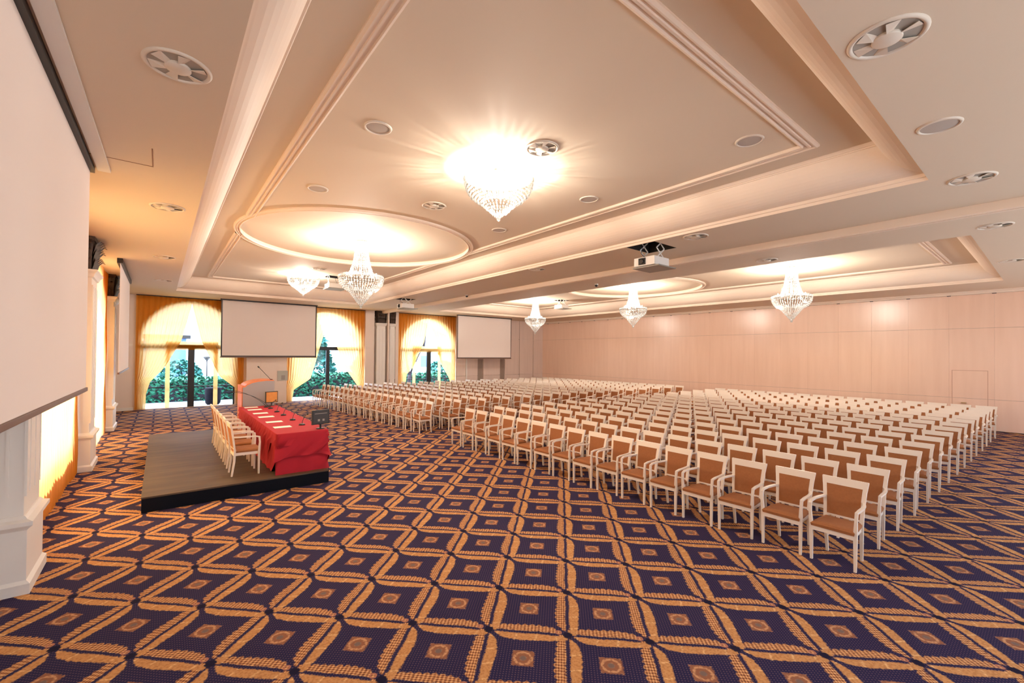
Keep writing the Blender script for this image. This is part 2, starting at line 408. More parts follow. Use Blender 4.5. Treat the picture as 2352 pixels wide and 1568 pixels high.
for ti, (x0, x1, y0, y1, cx) in enumerate(TRAYS):
    mb = MB()
    rings = [rect_at(x0, x1, y0, y1, i, z) for i, z in prof]
    mb.loft(rings, 0, False, False)
    struct(mb.build('trim_%d' % (ti+1), mould_m))
    # raised tray ceiling with round recess (and projector opening)
    mb = MB(); cy = 11.15; I = 0.46; R = RC-0.04; Q = RC+0.02
    hol = [(cx-Q, cx+Q, cy-Q, cy+Q)]
    hol.append((4.72, 5.36, 16.55, 17.10) if ti == 0 else (15.85, 16.5, 15.85, 16.45))
    rect_sheet(mb, x0+I, x1-I, y0+I, y1-I, ZT, hol)
    seg = 64
    for k in range(seg):
        a0, a1 = 2*pi*k/seg, 2*pi*(k+1)/seg
        def sqp(a):
            c, s = cos(a), sin(a); m = max(abs(c), abs(s)); return (cx+c/m*Q, cy+s/m*Q, ZT)
        def cp(a, r=R, z=ZT): return (cx+r*cos(a), cy+r*sin(a), z)
        mb.add([cp(a0), cp(a1), sqp(a1), sqp(a0)], [(0,1,2,3)])
        mb.add([cp(a0), cp(a1), cp(a1, R, ZT+0.07), cp(a0, R, ZT+0.07)], [(0,1,2,3)])
        mb.add([cp(a0, R, ZT+0.07), cp(a1, R, ZT+0.07), (cx, cy, ZT+0.07)], [(0,1,2)])
    for k in range(8):  # corner fill of the square (points between samples at 45 deg are exact since seg % 8 == 0)
        pass
    struct(mb.build('ceiling_tray', ceil_m))
    # mouldings: circle and the two open rectangles around it
    mb = MB(); pr = ridge_profile(0.17, 0.045)
    circ = [(cx+RC*cos(2*pi*k/96), cy+RC*sin(2*pi*k/96)) for k in range(96)]
    sweep(mb, circ, ridge_profile(0.13, 0.045), ZT, True)
    hw = 2.62; ya, yb = 2.05, 19.75; dy = sqrt(RC**2-hw**2)+0.03
    sweep(mb, [(cx-hw, cy-dy), (cx-hw, ya), (cx+hw, ya), (cx+hw, cy-dy)], pr, ZT, False)
    sweep(mb, [(cx+hw, cy+dy), (cx+hw, yb), (cx-hw, yb), (cx-hw, cy+dy)], pr, ZT, False)
    struct(mb.build('trim_%d' % (ti+3), mould_m))
# roof void above the openings (dark boxes)
def void(x0, x1, y0, y1, z, n):
    mb = MB(); h = 0.5
    mb.add([(x0,y0,z),(x1,y0,z),(x1,y1,z),(x0,y1,z),(x0,y0,z+h),(x1,y0,z+h),(x1,y1,z+h),(x0,y1,z+h)], [(4,5,6,7),(0,1,5,4),(1,2,6,5),(2,3,7,6),(3,0,4,7)])
    return struct(mb.build('ceiling_void', dark_m))
void(*OPEN[0], ZC, 1); void(*OPEN[1], ZC, 2); void(4.72, 5.36, 16.55, 17.10, ZT, 3); void(15.85, 16.5, 15.85, 16.45, ZT, 4)
# track beam between the two halls
mb = MB()
rings = [[(9.35, y, ZC), (9.35, y, ZC-0.125), (9.365, y, ZC-0.14), (9.39, y, ZC-0.14), (9.39, y, ZC-0.09), (9.44, y, ZC-0.09), (9.44, y, ZC-0.14), (9.50, y, ZC-0.14), (9.50, y, ZC)] for y in (YN, YW)]
mb.loft(rings, 0, False, False, closed=False)
struct(mb.build('trim_5', mould_m))
# crowns along the right and window walls
mb = MB()
mb.loft([[(XR, y, ZC-0.11), (XR-0.05, y, ZC-0.10), (XR-0.07, y, ZC-0.05), (XR-0.12, y, ZC-0.03), (XR-0.12, y, ZC)] for y in (YN, YW)], 0, False, False, closed=False)
struct(mb.build('trim_6', mould_m))

def arch_wall(name, axis, pos, thick, a0, a1, ztop, arches, m):
    """wall in the plane axis=pos; arches = (centre, half width, spring z, apex z, sill z)"""
    mb = MB()
    def P(a, z, d=0): return (a, pos+d, z) if axis == 'y' else (pos-d, a, z)
    def quad(a, b, za, zb, zc, zd, d): mb.add([P(a, za, d), P(b, zb, d), P(b, zc, d), P(a, zd, d)], [(0,1,2,3)])
    cur = a0
    for c, hw, zs, za, sill in sorted(arches):
        quad(cur, c-hw, 0, 0, ztop, ztop, 0); cur = c+hw
        n = 24; pts = [(c-hw*cos(pi*k/n), zs+(za-zs)*sin(pi*k/n)) for k in range(n+1)]
        for k in range(n):
            quad(pts[k][0], pts[k+1][0], pts[k][1], pts[k+1][1], ztop, ztop, 0)
            mb.add([P(*pts[k], 0), P(*pts[k+1], 0), P(*pts[k+1], thick), P(*pts[k], thick)], [(0,1,2,3)])
        if sill > 0: quad(c-hw, c+hw, 0, 0, sill, sill, 0)
        mb.add([P(c-hw, sill, 0), P(c+hw, sill, 0), P(c+hw, sill, thick), P(c-hw, sill, thick)], [(0,1,2,3)])
        for e in (c-hw, c+hw): mb.add([P(e, sill, 0), P(e, zs, 0), P(e, zs, thick), P(e, sill, thick)], [(0,1,2,3)])
    quad(cur, a1, 0, 0, ztop, ztop, 0)
    # outer skin back face so that no light leaks
    cur = a0
    for c, hw, zs, za, sill in sorted(arches):
        quad(cur, c-hw, 0, 0, ztop, ztop, thick); cur = c+hw
        n = 24; pts = [(c-hw*cos(pi*k/n), zs+(za-zs)*sin(pi*k/n)) for k in range(n+1)]
        for k in range(n): quad(pts[k][0], pts[k+1][0], pts[k][1], pts[k+1][1], ztop, ztop, thick)
        if sill > 0: quad(c-hw, c+hw, 0, 0, sill, sill, thick)
    quad(cur, a1, 0, 0, ztop, ztop, thick)
    return struct(mb.build(name, m))
FAR_ARCH = [(1.03, 1.62, 2.80, 4.45, 0.02), (6.64, 1.68, 2.80, 4.43, 0.02), (12.36, 1.70, 2.80, 4.42, 0.02)]
wall_far = arch_wall('wall_far', 'y', YW, 0.3, -1.6, XR+0.2, ZC+0.02, FAR_ARCH, wall_m)
LEFT_ARCH = [(9.60, 2.0, 2.7, 4.45, 0.66), (15.3, 1.75, 2.9, 4.45, 0.05)]
wall_left = arch_wall('wall_left', 'x', -1.42, 0.3, YN, YW+0.3, ZC+0.02, LEFT_ARCH, white_m)
mb = MB()
for a, b, c, d in ((-1.72, XR+0.25, 3.6, ZC+0.02), (-1.72, XR+0.25, 0.0, 0.8)): mb.box(a, b, YN-0.3, YN, c, d)
for k in range(8):
    xa_ = -1.72+k*3.11; mb.box(xa_, min(xa_+2.0, XR+0.25), YN-0.3, YN, 0.8, 3.6)
struct(mb.build('wall_near_added', white_m))  # added unseen wall; openings sized to set daylight from behind the camera
# right wall: operable partition of tall panels
mb = MB(); mb.box(XR+0.03, XR+0.25, YN, YW+0.3, 0, ZC+0.02)
wall_right = struct(mb.build('wall_right', dark_m))
ys = [1.35+1.065*k for k in range(-4, 21)] + [YW]
zs = [0.02, 1.04, 3.41, 4.55]
for i in range(len(ys)-1):
    mb = MB()
    for j in range(3):
        mb.box(XR, XR+0.035, ys[i]+0.0012, ys[i+1]-0.0012, zs[j]+0.003, zs[j+1]-0.003)
    mb.build('panel', part_m, wall_right)
for y in ys[1:-1]:
    MB().box(XR-0.03, XR+0.03, y-0.05, y+0.05, 4.535, 4.56).build('hanger', dark_m, wall_right)
# pass door outlined in the partition
mb = MB()
for a, b, c, d in ((1.49, 1.51, 0.02, 1.99), (2.33, 2.35, 0.02, 1.99), (1.49, 2.35, 1.97, 1.99)):
    mb.box(XR-0.004, XR, a, b, c, d)
struct(mb.build('door_1', mat('joint_line', rgb(206, 164, 142), 0.6)))
mb = MB(); mb.box(XR-0.05, XR, 2.0, 2.12, 0.86, 0.90); mb.build('door_handle', mat('brass_handle', rgb(210, 180, 140), 0.3, metal=0.7), bpy.data.objects['door_1'])

# ------------------------------------------------------------------ windows in the far wall
for wi, (c, hw, zsn, za, sill) in enumerate(FAR_ARCH):
    win = struct(MB().box(c-hw-0.02, c+hw+0.02, YW+0.02, YW+0.10, 2.50, 2.68).build('window_%d' % (wi+1), black_m))
    pw = (0.115, 0.085, 0.13)[wi]
    MB().box(c-pw+0.02, c+pw+0.02, YW+0.02, YW+0.10, 0, 2.5).build('post', black_m, win)
    if wi != 1:
        MB().box(c-hw, c+hw, YW+0.13, YW+0.18, 0.86, 0.90).build('rail', black_m, win)
    mb = MB(); mb.box(c-hw, c-hw+0.06, YW+0.12, YW+0.2, 0.02, zsn); mb.box(c+hw-0.06, c+hw, YW+0.12, YW+0.2, 0.02, zsn)
    mb.build('frame', black_m, win)
    mb = MB(); n = 24
    arc = [(c-hw*cos(pi*k/n), zsn+(za-zsn)*sin(pi*k/n)) for k in range(n+1)]
    mb.add([(c-hw, YW+0.16, 0.03), (c+hw, YW+0.16, 0.03)] + [(x, YW+0.16, z) for x, z in reversed(arc)], [tuple(range(n+3))])
    mb.build('pane', glass, win)

# curtains -------------------------------------------------------------
def interp(tab, z):
    tab = sorted(tab)
    if z <= tab[0][0]: return tab[0][1]
    for (z0, v0), (z1, v1) in zip(tab, tab[1:]):
        if z <= z1:
            t = (z-z0)/(z1-z0); return v0+(v1-v0)*t
    return tab[-1][1]
def drape(xo, tab, z0, z1, nu, nz_, pitch_, amp, fn):
    """cloth between a fixed outer edge xo and an inner edge table tab[(z,x)]; fn(x, off, z) -> point"""
    mb = MB(); vs = []; full = max(abs(v-xo) for _, v in tab)
    for j in range(nz_+1):
        z = z0+(z1-z0)*j/nz_; xi = interp(tab, z)
        for i in range(nu+1):
            u = i/nu; w = (xi-xo)
            amp_ = amp*min(1.0, 0.15+abs(w)/full)
            off = amp_*sin(2*pi*u*full/pitch_ + 0.5*sin(u*11))+0.012*sin(z*3+u*9)
            vs.append(fn(xo+w*u, off, z))
    fs = [(j*(nu+1)+i, j*(nu+1)+i+1, (j+1)*(nu+1)+i+1, (j+1)*(nu+1)+i) for j in range(nz_) for i in range(nu)]
    mb.add(vs, fs, 0, True); return mb
fy = lambda x, off, z: (x, 23.02+off, z)
CUR = [  # x left, x right, apex x, left inner table, right inner table, portal(x strips, z)
    (-0.77, 2.97, 1.04, [(0,-0.43),(0.64,-0.42),(1.13,-0.30),(1.56,0.05),(1.85,0.22),(2.81,0.69),(4.38,1.04)],
        [(0,2.74),(0.8,2.62),(1.3,2.06),(1.85,1.82),(2.83,1.39),(4.38,1.04)], (0.18, 0.33, 1.84, 2.0)),
    (4.72, 8.48, 6.68, [(0,4.99),(0.58,5.06),(1.08,5.80),(1.8,6.02),(2.7,6.24),(4.15,6.68)],
        [(0,8.3),(0.55,8.2),(1.02,7.88),(1.71,7.42),(2.71,7.04),(4.15,6.68)], None),
    (10.38, 14.10, 12.30, [(0,10.75),(1.18,10.92),(1.6,11.3),(3.05,11.99),(4.33,12.30)],
        [(0,14.0),(0.99,13.62),(1.7,13.15),(3.07,12.74),(4.33,12.30)], (11.31, 11.5, 12.95, 13.14))]
names = ['leftmost arched window, beside the grey lectern', 'middle arched window, partly behind the large screen', 'rightmost arched window, behind the far chairs']
for k, (xa, xb, ax, tl_, tr_, portal) in enumerate(CUR):
    t = thing('curtain', ((xa+xb)/2, 23.13, 0), 'sheer golden curtain draped open over the ' + names[k], 'curtain', 'golden curtains on the window wall')
    fl = lambda x, off, z, cx=(xa+xb)/2: (x-cx, off, z)
    zt = ZC-0.03
    drape(xa, tl_, 0.03, zt, 110, 60, 0.17, 0.022, fl).build('left_drape', sheer, t)
    drape(xb, tr_, 0.03, zt, 110, 60, 0.17, 0.022, fl).build('right_drape', sheer, t)
    if portal:
        cxm = (xa+xb)/2; p0, p1, p2, p3 = portal
        mb = MB()
        for (a, b) in ((p0, p1), (p2, p3)):
            vs = []; 
            for j in range(31):
                z = 0.03+2.42*j/30
                for i in range(13):
                    u = i/12; vs.append((a+(b-a)*u-cxm, 0.10+0.014*sin(u*2*pi*2.5), z))
            mb.add(vs, [(j*13+i, j*13+i+1, (j+1)*13+i+1, (j+1)*13+i) for j in range(30) for i in range(12)], 0, True)
        # header with rounded inner corners
        vs = []; n = 40
        for i in range(n+1):
            x = p0+(p3-p0)*i/n
            e = min(x-p1, p2-x); zb = 2.45-(0.16*(1-min(max(e, 0), 0.16)/0.16)**2 if e < 0.16 else 0)
            vs += [(x-cxm, 0.10, zb), (x-cxm, 0.10, 2.80)]
        mb.add(vs, [(2*i, 2*i+2, 2*i+3, 2*i+1) for i in range(n)], 0, True)
        mb.build('door_drape', sheer, t)
    # tie-back heading tape
    MB().box(xa-(xa+xb)/2, xb-(xa+xb)/2, -0.05, 0.05, ZC-0.035, ZC-0.005).build('track', dark_m, t)
# left wall curtains
for k, (ya, yb, lab) in enumerate([(7.35, 11.9, 'golden curtain glowing in the left wall bay between the two nearest pilasters'), (13.15, 17.45, 'golden curtain in the left wall bay behind the second pilaster'), (1.6, 6.2, 'golden curtain hidden behind the nearest projection screen')][:2]):
    t = thing('curtain', (-1.27, (ya+yb)/2, 0), lab, 'curtain')
    mid = (ya+yb)/2
    f = lambda y, off, z, m=mid: (off, y-m, z)
    drape(ya, [(0, mid), (5, mid)], 0.02, ZC-0.03, 120, 12, 0.17, 0.05, f).build('left_drape', sheer, t)
    drape(yb, [(0, mid), (5, mid)], 0.02, ZC-0.03, 120, 12, 0.17, 0.05, f).build('right_drape', sheer, t)

# ------------------------------------------------------------------ pilasters
def capital(mb_, cx, cy, w, d, z0, z1):
    """bell of leaves: flared core, rows of curling leaves, abacus"""
    H = z1-z0
    lv = [(0.0, 0.80), (0.25, 0.80), (0.55, 0.86), (0.8, 1.0), (0.9, 1.05)]
    mb_.loft([[(cx+sx*w/2*s, cy+sy*d/2*s, z0+H*h) for sx, sy in ((-1,-1),(1,-1),(1,1),(-1,1))] for h, s in lv], 0)
    mb_.box(cx-w*0.58, cx+w*0.58, cy-d*0.58, cy+d*0.58, z0+H*0.88, z1)
    def leaf(px, py, nx, ny, zb, h, wd):
        tx, ty = -ny, nx; pts = []
        for q, (o, zz, ww) in enumerate([(0.0, 0, 0.7), (0.03, 0.35, 1.0), (0.05, 0.7, 0.9), (0.11, 0.95, 0.6), (0.15, 0.86, 0.25)]):
            for s in (-1, 0, 1):
                pts.append((px+nx*(o+0.015*(1-abs(s)))+tx*s*wd/2*ww, py+ny*(o+0.015*(1-abs(s)))+ty*s*wd/2*ww, zb+h*zz))
        mb_.add(pts, [(3*r+c, 3*r+c+1, 3*r+c+4, 3*r+c+3) for r in range(4) for c in range(2)], 0, True)
    for row, (zb, h, s, nn) in enumerate([(z0, H*0.42, 0.80, 4), (z0+H*0.25, H*0.45, 0.84, 3), (z0+H*0.5, H*0.42, 0.92, 4)]):
        for (nx, ny, ln, dd) in ((0,-1,w,d/2), (0,1,w,d/2), (1,0,d,w/2), (-1,0,d,w/2)):
            for i in range(nn):
                a = ((i+0.5)/nn-0.5)*ln*s
                leaf(cx+nx*dd*s+(a if nx == 0 else 0), cy+ny*dd*s+(a if ny == 0 else 0), nx, ny, zb, h, ln*s/nn*1.1)
def pilaster(x0, x1, y0, y1, label, name='pilaster'):
    cx, cy = (x0+x1)/2, (y0+y1)/2
    left = x0 < 0
    def clampv(mb):
        if left: mb.v = [(max(v[0], x0-cx), v[1], v[2]) for v in mb.v]
        else: mb.v = [(max(min(v[0], (x1-x0)/2+0.03), -(x1-x0)/2-0.03), min(v[1], y1-cy), v[2]) for v in mb.v]
        return mb
    t = thing(name, (cx, cy, 0), label, 'pilaster')
    w, d = (x1-x0)/2, (y1-y0)/2
    def stack(pr):
        mb = MB(); mb.loft([[(sx*(w+o), sy*(d+o), z) for sx, sy in ((-1,-1),(1,-1),(1,1),(-1,1))] for z, o in pr], 0); return clampv(mb)
    stack([(0, 0.03), (0.10, 0.03), (0.13, 0.0), (0.62, 0.0), (0.64, 0.015), (0.67, 0.045), (0.71, 0.045), (0.73, 0.0), (0.76, -0.02)]).build('plinth', white_m, t)
    mb = stack([(0.74, -0.03), (3.86, -0.03)])
    sh = mb.build('shaft', white_m, t)
    # sunk panel lines on the faces towards the room and the camera
    mb = MB()
    for fx in (-0.45, -0.15, 0.15, 0.45):
        a = fx*2*w
        mb.box(a-0.012, a+0.012, -d+0.022, -d+0.032, 0.95, 3.7)
        b = fx*2*d
        mb.box(w-0.032, w-0.022, b-0.012, b+0.012, 0.95, 3.7)
    mb.build('fluting', white_m, sh)
    stack([(3.84, -0.03), (3.86, 0.0), (3.92, 0.02), (3.97, 0.06), (4.0, 0.06), (4.01, -0.02)]).build('neck_moulding', white_m, t)
    mb = MB(); capital(mb, 0, 0, 2*w*0.92, 2*d*0.92, 4.0, ZC-0.003); clampv(mb); mb.build('capital', bronze, t)
    return t
pilaster(-1.415, -1.0, 6.38, 7.15, 'white panelled pilaster at the left edge, below the big screen')
pilaster(-1.415, -1.05, 12.02, 13.02, 'white pilaster with dark leafy capital, just past the big screen')
pilaster(-1.415, -1.07, 17.62, 18.85, 'white pilaster with dark capital, behind the smaller left wall screen')
pilaster(9.06, 9.60, 22.95, 23.245, 'slim pale pilaster with square dark capital, left one of the pair between windows')
pilaster(9.80, 10.14, 22.95, 23.245, 'narrow pale pilaster with dark capital, right one of the pair between windows')
mb = MB(); mb.box(3.05, 4.70, 22.9, 23.25, 0, ZC); mb.box(3.62, 3.66, 22.885, 22.9, 0.1, 4.5)
struct(mb.build('trim_7', wall_m))
mb = MB(); mb.box(8.50, 8.98, 23.05, 23.25, 0, ZC); mb.box(9.66, 9.74, 22.85, 23.25, 0, ZC); mb.box(10.18, 10.36, 23.05, 23.25, 0, ZC)
struct(mb.build('trim_8', wall_m))
# folded panels to the right of the last window
mb = MB()
for a, b, d in ((14.15, 14.85, 0.10), (14.95, 15.80, 0.05), (16.20, 16.34, 0.12), (16.38, 17.58, 0.05), (17.98, 19.22, 0.06), (19.26, 20.46, 0.06), (20.50, 21.40, 0.06)):
    mb.box(a, b, YW-d, YW, 0, 1.0); mb.box(a, b, YW-d, YW, 1.02, 3.39); mb.box(a, b, YW-d, YW, 3.41, ZC)
struct(mb.build('trim_9', part2_m))
mb = MB(); mb.box(14.86, 14.94, YW-0.16, YW, 0, ZC)
struct(mb.build('trim_10', white_m))
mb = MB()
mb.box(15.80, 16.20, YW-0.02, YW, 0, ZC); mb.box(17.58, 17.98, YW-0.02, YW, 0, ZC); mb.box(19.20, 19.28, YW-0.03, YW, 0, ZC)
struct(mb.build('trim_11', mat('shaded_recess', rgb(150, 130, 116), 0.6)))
# skirting
mb = MB(); mb.box(-1.42, -0.8, YW-0.03, YW, 0, 0.12); mb.box(-1.42, -1.39, 18.9, YW, 0, 0.12)
struct(mb.build('baseboard_far', white_m))
# small brackets on the wall beside the curtains
for x, lab in ((-0.92, 'small brass curtain bracket on the wall left of the leftmost arched window'), (10.27, 'small pale curtain bracket left of the rightmost arched window')):
    t = thing('curtain_bracket', (x, 23.19, 2.62), lab, 'bracket')
    MB().box(-0.09, 0.09, 0.0, 0.03, -0.015, 0.015).box(-0.09, -0.06, -0.06, 0.0, -0.015, 0.015).build('arm', cream, t)
    MB().box(-0.05, 0.05, 0.03, 0.06, -0.05, 0.05).build('plate', cream, t)
# notice on the wall between windows
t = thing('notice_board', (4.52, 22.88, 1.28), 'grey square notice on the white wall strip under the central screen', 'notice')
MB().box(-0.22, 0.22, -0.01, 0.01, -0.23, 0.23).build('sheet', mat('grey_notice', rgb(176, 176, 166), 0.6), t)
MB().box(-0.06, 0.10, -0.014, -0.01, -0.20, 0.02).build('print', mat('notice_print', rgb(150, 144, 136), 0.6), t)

# ------------------------------------------------------------------ projection screens
def screen(loc, w, h, ztop, rz, label, border):
    """local: cloth in XZ plane facing -y, width along x"""
    t = thing('projection_screen', loc, label, 'projection screen', None, rz)
    MB().box(-w/2+border, w/2-border, -0.003, 0.003, ztop-h+border, ztop-border*0.6).build('cloth', screen_m, t)
    if border > 0:
        mb = MB(); b = border
        mb.box(-w/2, -w/2+b, -0.004, 0.004, ztop-h, ztop); mb.box(w/2-b, w/2, -0.004, 0.004, ztop-h, ztop); mb.box(-w/2+b, w/2-b, -0.004, 0.004, ztop-b*0.6, ztop); mb.box(-w/2+b, w/2-b, -0.004, 0.004, ztop-h, ztop-h+b)
        mb.build('border', dark_m, t)
    MB().box(-w/2-0.02, w/2+0.02, -0.02, 0.02, ztop-h-0.04, ztop-h+0.005).build('weight_bar', brownbar, t, 0.005)
    MB().box(-w/2-0.03, w/2+0.03, -0.045, 0.06, ztop-0.01, ZC-0.002).build('case', dark_m, t)
    return t
t = screen((-0.735, 5.28, 0), 4.32, 2.66, 4.60, radians(90)-0.014, 'huge white projection screen close up at the left edge with brown bottom bar', 0.0)
MB().box(-2.16, 2.2, -0.19, -0.07, ZC-0.03, ZC-0.002).build('ceiling_flap', white_m, t)
screen((-0.79, 16.55, 0), 4.25, 2.70, 4.55, radians(90), 'white projection screen seen edge-on along the left wall past the pilasters', 0.0)
screen((3.96, 22.5, 0), 3.87, 2.46, 4.63, 0.0, 'wide white screen with thin brown frame between the two left arched windows', 0.05)
screen((15.5, 21.95, 0), 4.0, 2.50, 4.63, 0.0, 'white screen beside the rightmost arched window, above the far chairs', 0.04)
for s, y0 in ((1, 22.5),):
    pass

# ------------------------------------------------------------------ chandeliers
rb = random.Random(3)
def bead_rows(mb, prof_, ns, bead, zsp):
    """strands of crystals hanging along a profile of (r, z)"""
    L = 0; seglen = []
    for (r0_, z0_), (r1_, z1_) in zip(prof_, prof_[1:]): seglen.append(sqrt((r1_-r0_)**2+(z1_-z0_)**2)); L += seglen[-1]
    m = max(2, int(L/zsp))
    for j in range(m+1):
        s = L*j/m; k = 0
        while k < len(seglen)-1 and s > seglen[k]: s -= seglen[k]; k += 1
        u = min(s/seglen[k], 1); r = prof_[k][0]+(prof_[k+1][0]-prof_[k][0])*u; z = prof_[k][1]+(prof_[k+1][1]-prof_[k][1])*u
        n = max(4, min(ns, int(2*pi*max(r, 0.01)/(bead*2.3))))
        if r > 0.2: n = ns
        for i in range(n):
            a = 2*pi*(i+0.5*(j % 2 if n < ns else 0))/n
            q = rb.uniform(0.65, 1.15); a += rb.uniform(-0.25, 0.25)*bead/max(r, 0.05)
            mb.octa((r*cos(a), r*sin(a), z+rb.uniform(-0.3, 0.3)*bead), bead*q, bead*1.45*q)
def chandelier(loc, kind, label):
    t = thing('chandelier', loc, label, 'chandelier', 'crystal chandeliers')
    ztop = 0.0   # ceiling level at the empty
    if kind == 'basket':
        mb = MB(); mb.lathe([(0.52, -0.115), (0.545, -0.12), (0.55, -0.132), (0.53, -0.14), (0.518, -0.128)], seg=48); mb.build('rim', crystal, t)
        mb = MB(); bead_rows(mb, [(0.522, -0.155), (0.515, -0.24), (0.46, -0.36), (0.36, -0.45), (0.27, -0.50)], 64, 0.019, 0.048); mb.build('crystal_basket', crystal, t)
        mb = MB(); bead_rows(mb, [(0.27, -0.50), (0.14, -0.62), (0.03, -0.71)], 24, 0.019, 0.042); mb.build('crystal_cone', crystal, t)
        mb = MB(); mb.lathe([(0.0, -0.70), (0.028, -0.715), (0.035, -0.735), (0.025, -0.76), (0.0, -0.775)], seg=12); mb.build('finial', crystal, t)
        MB().lathe([(0.0, 0.0), (0.10, 0.0), (0.10, -0.03), (0.03, -0.05), (0.03, -0.2), (0.0, -0.2)], seg=20).build('ceiling_rose', cream, t)
        bz, lz = -0.26, -0.27
        br = 0.26; nb = 8
    else:
        MB().lathe([(0.0, 0.0), (0.14, 0.0), (0.14, -0.03), (0.02, -0.05), (0.009, -0.1), (0.009, -1.2), (0.0, -1.2)], seg=16).build('stem', cream, t)
        mb = MB(); bead_rows(mb, [(0.155, -0.06), (0.16, -0.30), (0.20, -0.55), (0.30, -0.88)], 30, 0.0165, 0.046); mb.build('crystal_neck', crystal, t)
        mb = MB(); mb.lathe([(0.54, -0.90), (0.56, -0.92), (0.56, -0.95), (0.54, -0.96), (0.53, -0.93)], seg=48); mb.build('crown_ring', crystal, t)
        mb = MB(); bead_rows(mb, [(0.28, -0.88), (0.42, -0.875), (0.54, -0.90)], 44, 0.019, 0.05); mb.build('crystal_crown', crystal, t); mb = MB(); bead_rows(mb, [(0.55, -0.96), (0.52, -1.10), (0.43, -1.22), (0.30, -1.30)], 48, 0.023, 0.052); mb.build('crystal_basket', crystal, t)
        mb = MB(); bead_rows(mb, [(0.30, -1.30), (0.18, -1.46), (0.04, -1.64)], 26, 0.02, 0.045); mb.build('crystal_cone', crystal, t)
        MB().lathe([(0.0, -1.64), (0.03, -1.66), (0.04, -1.69), (0.025, -1.72), (0.0, -1.735)], seg=12).build('finial', crystal, t)
        bz, lz = -0.86, -0.80
        br = 0.36; nb = 8
    for i in range(nb):
        a = 2*pi*(i+0.5)/nb
        mb = MB(); mb.lathe([(0.0, bz+0.05), (0.012, bz+0.035), (0.02, bz), (0.012, bz-0.03), (0.0, bz-0.035)], br*cos(a), br*sin(a), seg=8)
        mb.build('bulb', bulb_m, t)
    for dz, e in ([(lz, 1.15)] if kind == 'basket' else [(lz, 1.3), (-0.26, 0.5)]):
        for q in range(3):
            a = 2*pi*q/3+0.4; rr_ = 0.11 if dz != -0.26 else 0.07; dq = (q-1)*(0.10 if kind == 'basket' else (0.06 if dz == -0.26 else 0.08))
            ld = bpy.data.lights.new('chandelier_lamp', 'POINT'); ld.energy = CHAND_W*e/3; ld.color = LAMP_COL; ld.shadow_soft_size = 0.035
            lo = bpy.data.objects.new('chandelier_lamp', ld); col.objects.link(lo); lo.parent = t; lo.location = (rr_*cos(a), rr_*sin(a), dz+dq)
    return t
ZD = ZT+0.07
chandelier((4.0, 5.35, ZT), 'basket', 'crystal basket chandelier flush to the ceiling, nearest one')
chandelier((4.0, 11.2, ZD), 'tall', 'tall crystal chandelier hanging in the round ceiling recess over the stage side')
chandelier((4.0, 17.05, ZT), 'basket', 'farther crystal basket chandelier flush to the ceiling near the central screen')
chandelier((15.33, 5.23, ZT), 'tall', 'tall crystal chandelier over the chairs, rightmost of the three in the second ceiling tray')
chandelier((15.33, 11.1, ZD), 'tall', 'tall crystal chandelier over the chairs, middle of the three in the second tray')
chandelier((15.33, 17.2, ZT), 'tall', 'smallest looking tall crystal chandelier, farthest in the second ceiling tray')

# ------------------------------------------------------------------ ceiling fittings
def diffuser():
    t = thing('air_diffuser', (0, 0, 0), 'x', 'air vent', 'round ceiling air diffusers')
    MB().lathe([(0.228, 0.0), (0.228, -0.006), (0.212, -0.018), (0.196, -0.012), (0.192, 0.0)], seg=40).build('flange', ceil2_m, t)
    MB().lathe([(0.0, -0.003), (0.193, -0.003)], seg=40).build('back_plate', vent_m, t)
    for k in range(6):
        a = 2*pi*k/6
        c, s = cos(a), sin(a); c2, s2 = cos(a+0.45), sin(a+0.45)
        MB().add([(0.085*c, 0.085*s, -0.024), (0.19*c, 0.19*s, -0.02), (0.19*c2, 0.19*s2, -0.005), (0.085*c2, 0.085*s2, -0.006),
                  (0.085*c, 0.085*s, -0.020), (0.19*c, 0.19*s, -0.016), (0.19*c2, 0.19*s2, -0.003), (0.085*c2, 0.085*s2, -0.003)],
                 [(0,1,2,3),(7,6,5,4),(0,4,5,1),(1,5,6,2),(2,6,7,3),(3,7,4,0)]).build('vane', ceil2_m, t)
    MB().lathe([(0.0, -0.026), (0.084, -0.024), (0.088, -0.02), (0.086, 0.0)], seg=24).build('hub', ceil2_m, t)
    return t
DIFF = [((0.08, 4.38, ZC), 'large round vent in the ceiling beside the big left screen'),
    ((0.06, 8.78, ZC), 'round ceiling vent along the left margin, second from the camera'),
    ((0.05, 13.5, ZC), 'round ceiling vent along the left margin, third from the camera'),
    ((0.06, 17.95, ZC), 'round ceiling vent along the left margin, next to the far left corner'),
    ((3.98, 0.76, ZC), 'large round vent at the upper right of the photo'),
    ((7.93, 0.69, ZC), 'round vent near the right corner of the first ceiling tray'),
    ((7.90, 4.32, ZC), 'round vent just right of the nearest ceiling projector'),
    ((7.80, 8.70, ZC), 'faint round vent left of the nearest ceiling projector beyond it'),
    ((11.08, 4.30, ZC), 'round vent at the edge of the second tray left of the right chandelier'),
    ((11.06, 0.69, ZC), 'round vent in the ceiling at the far right before the second tray'),
    ((15.28, 0.70, ZC), 'small looking round vent right of the second tray corner'),
    ((4.0, 4.38, ZT), 'round vent touching the glow of the nearest chandelier'),
    ((4.01, 7.40, ZT), 'round vent in the tray between the nearest chandelier and the round recess'),
    ((4.12, 15.45, ZT), 'round vent between the tall chandelier and the far basket chandelier')]
d0 = diffuser(); tab = child_table()
for i, (p, lab) in enumerate(DIFF):
    o = d0 if i == 0 else copy_tree(d0, tab)
    o.location = p; o.rotation_euler.z = 0.5+i*0.7; o['label'] = lab
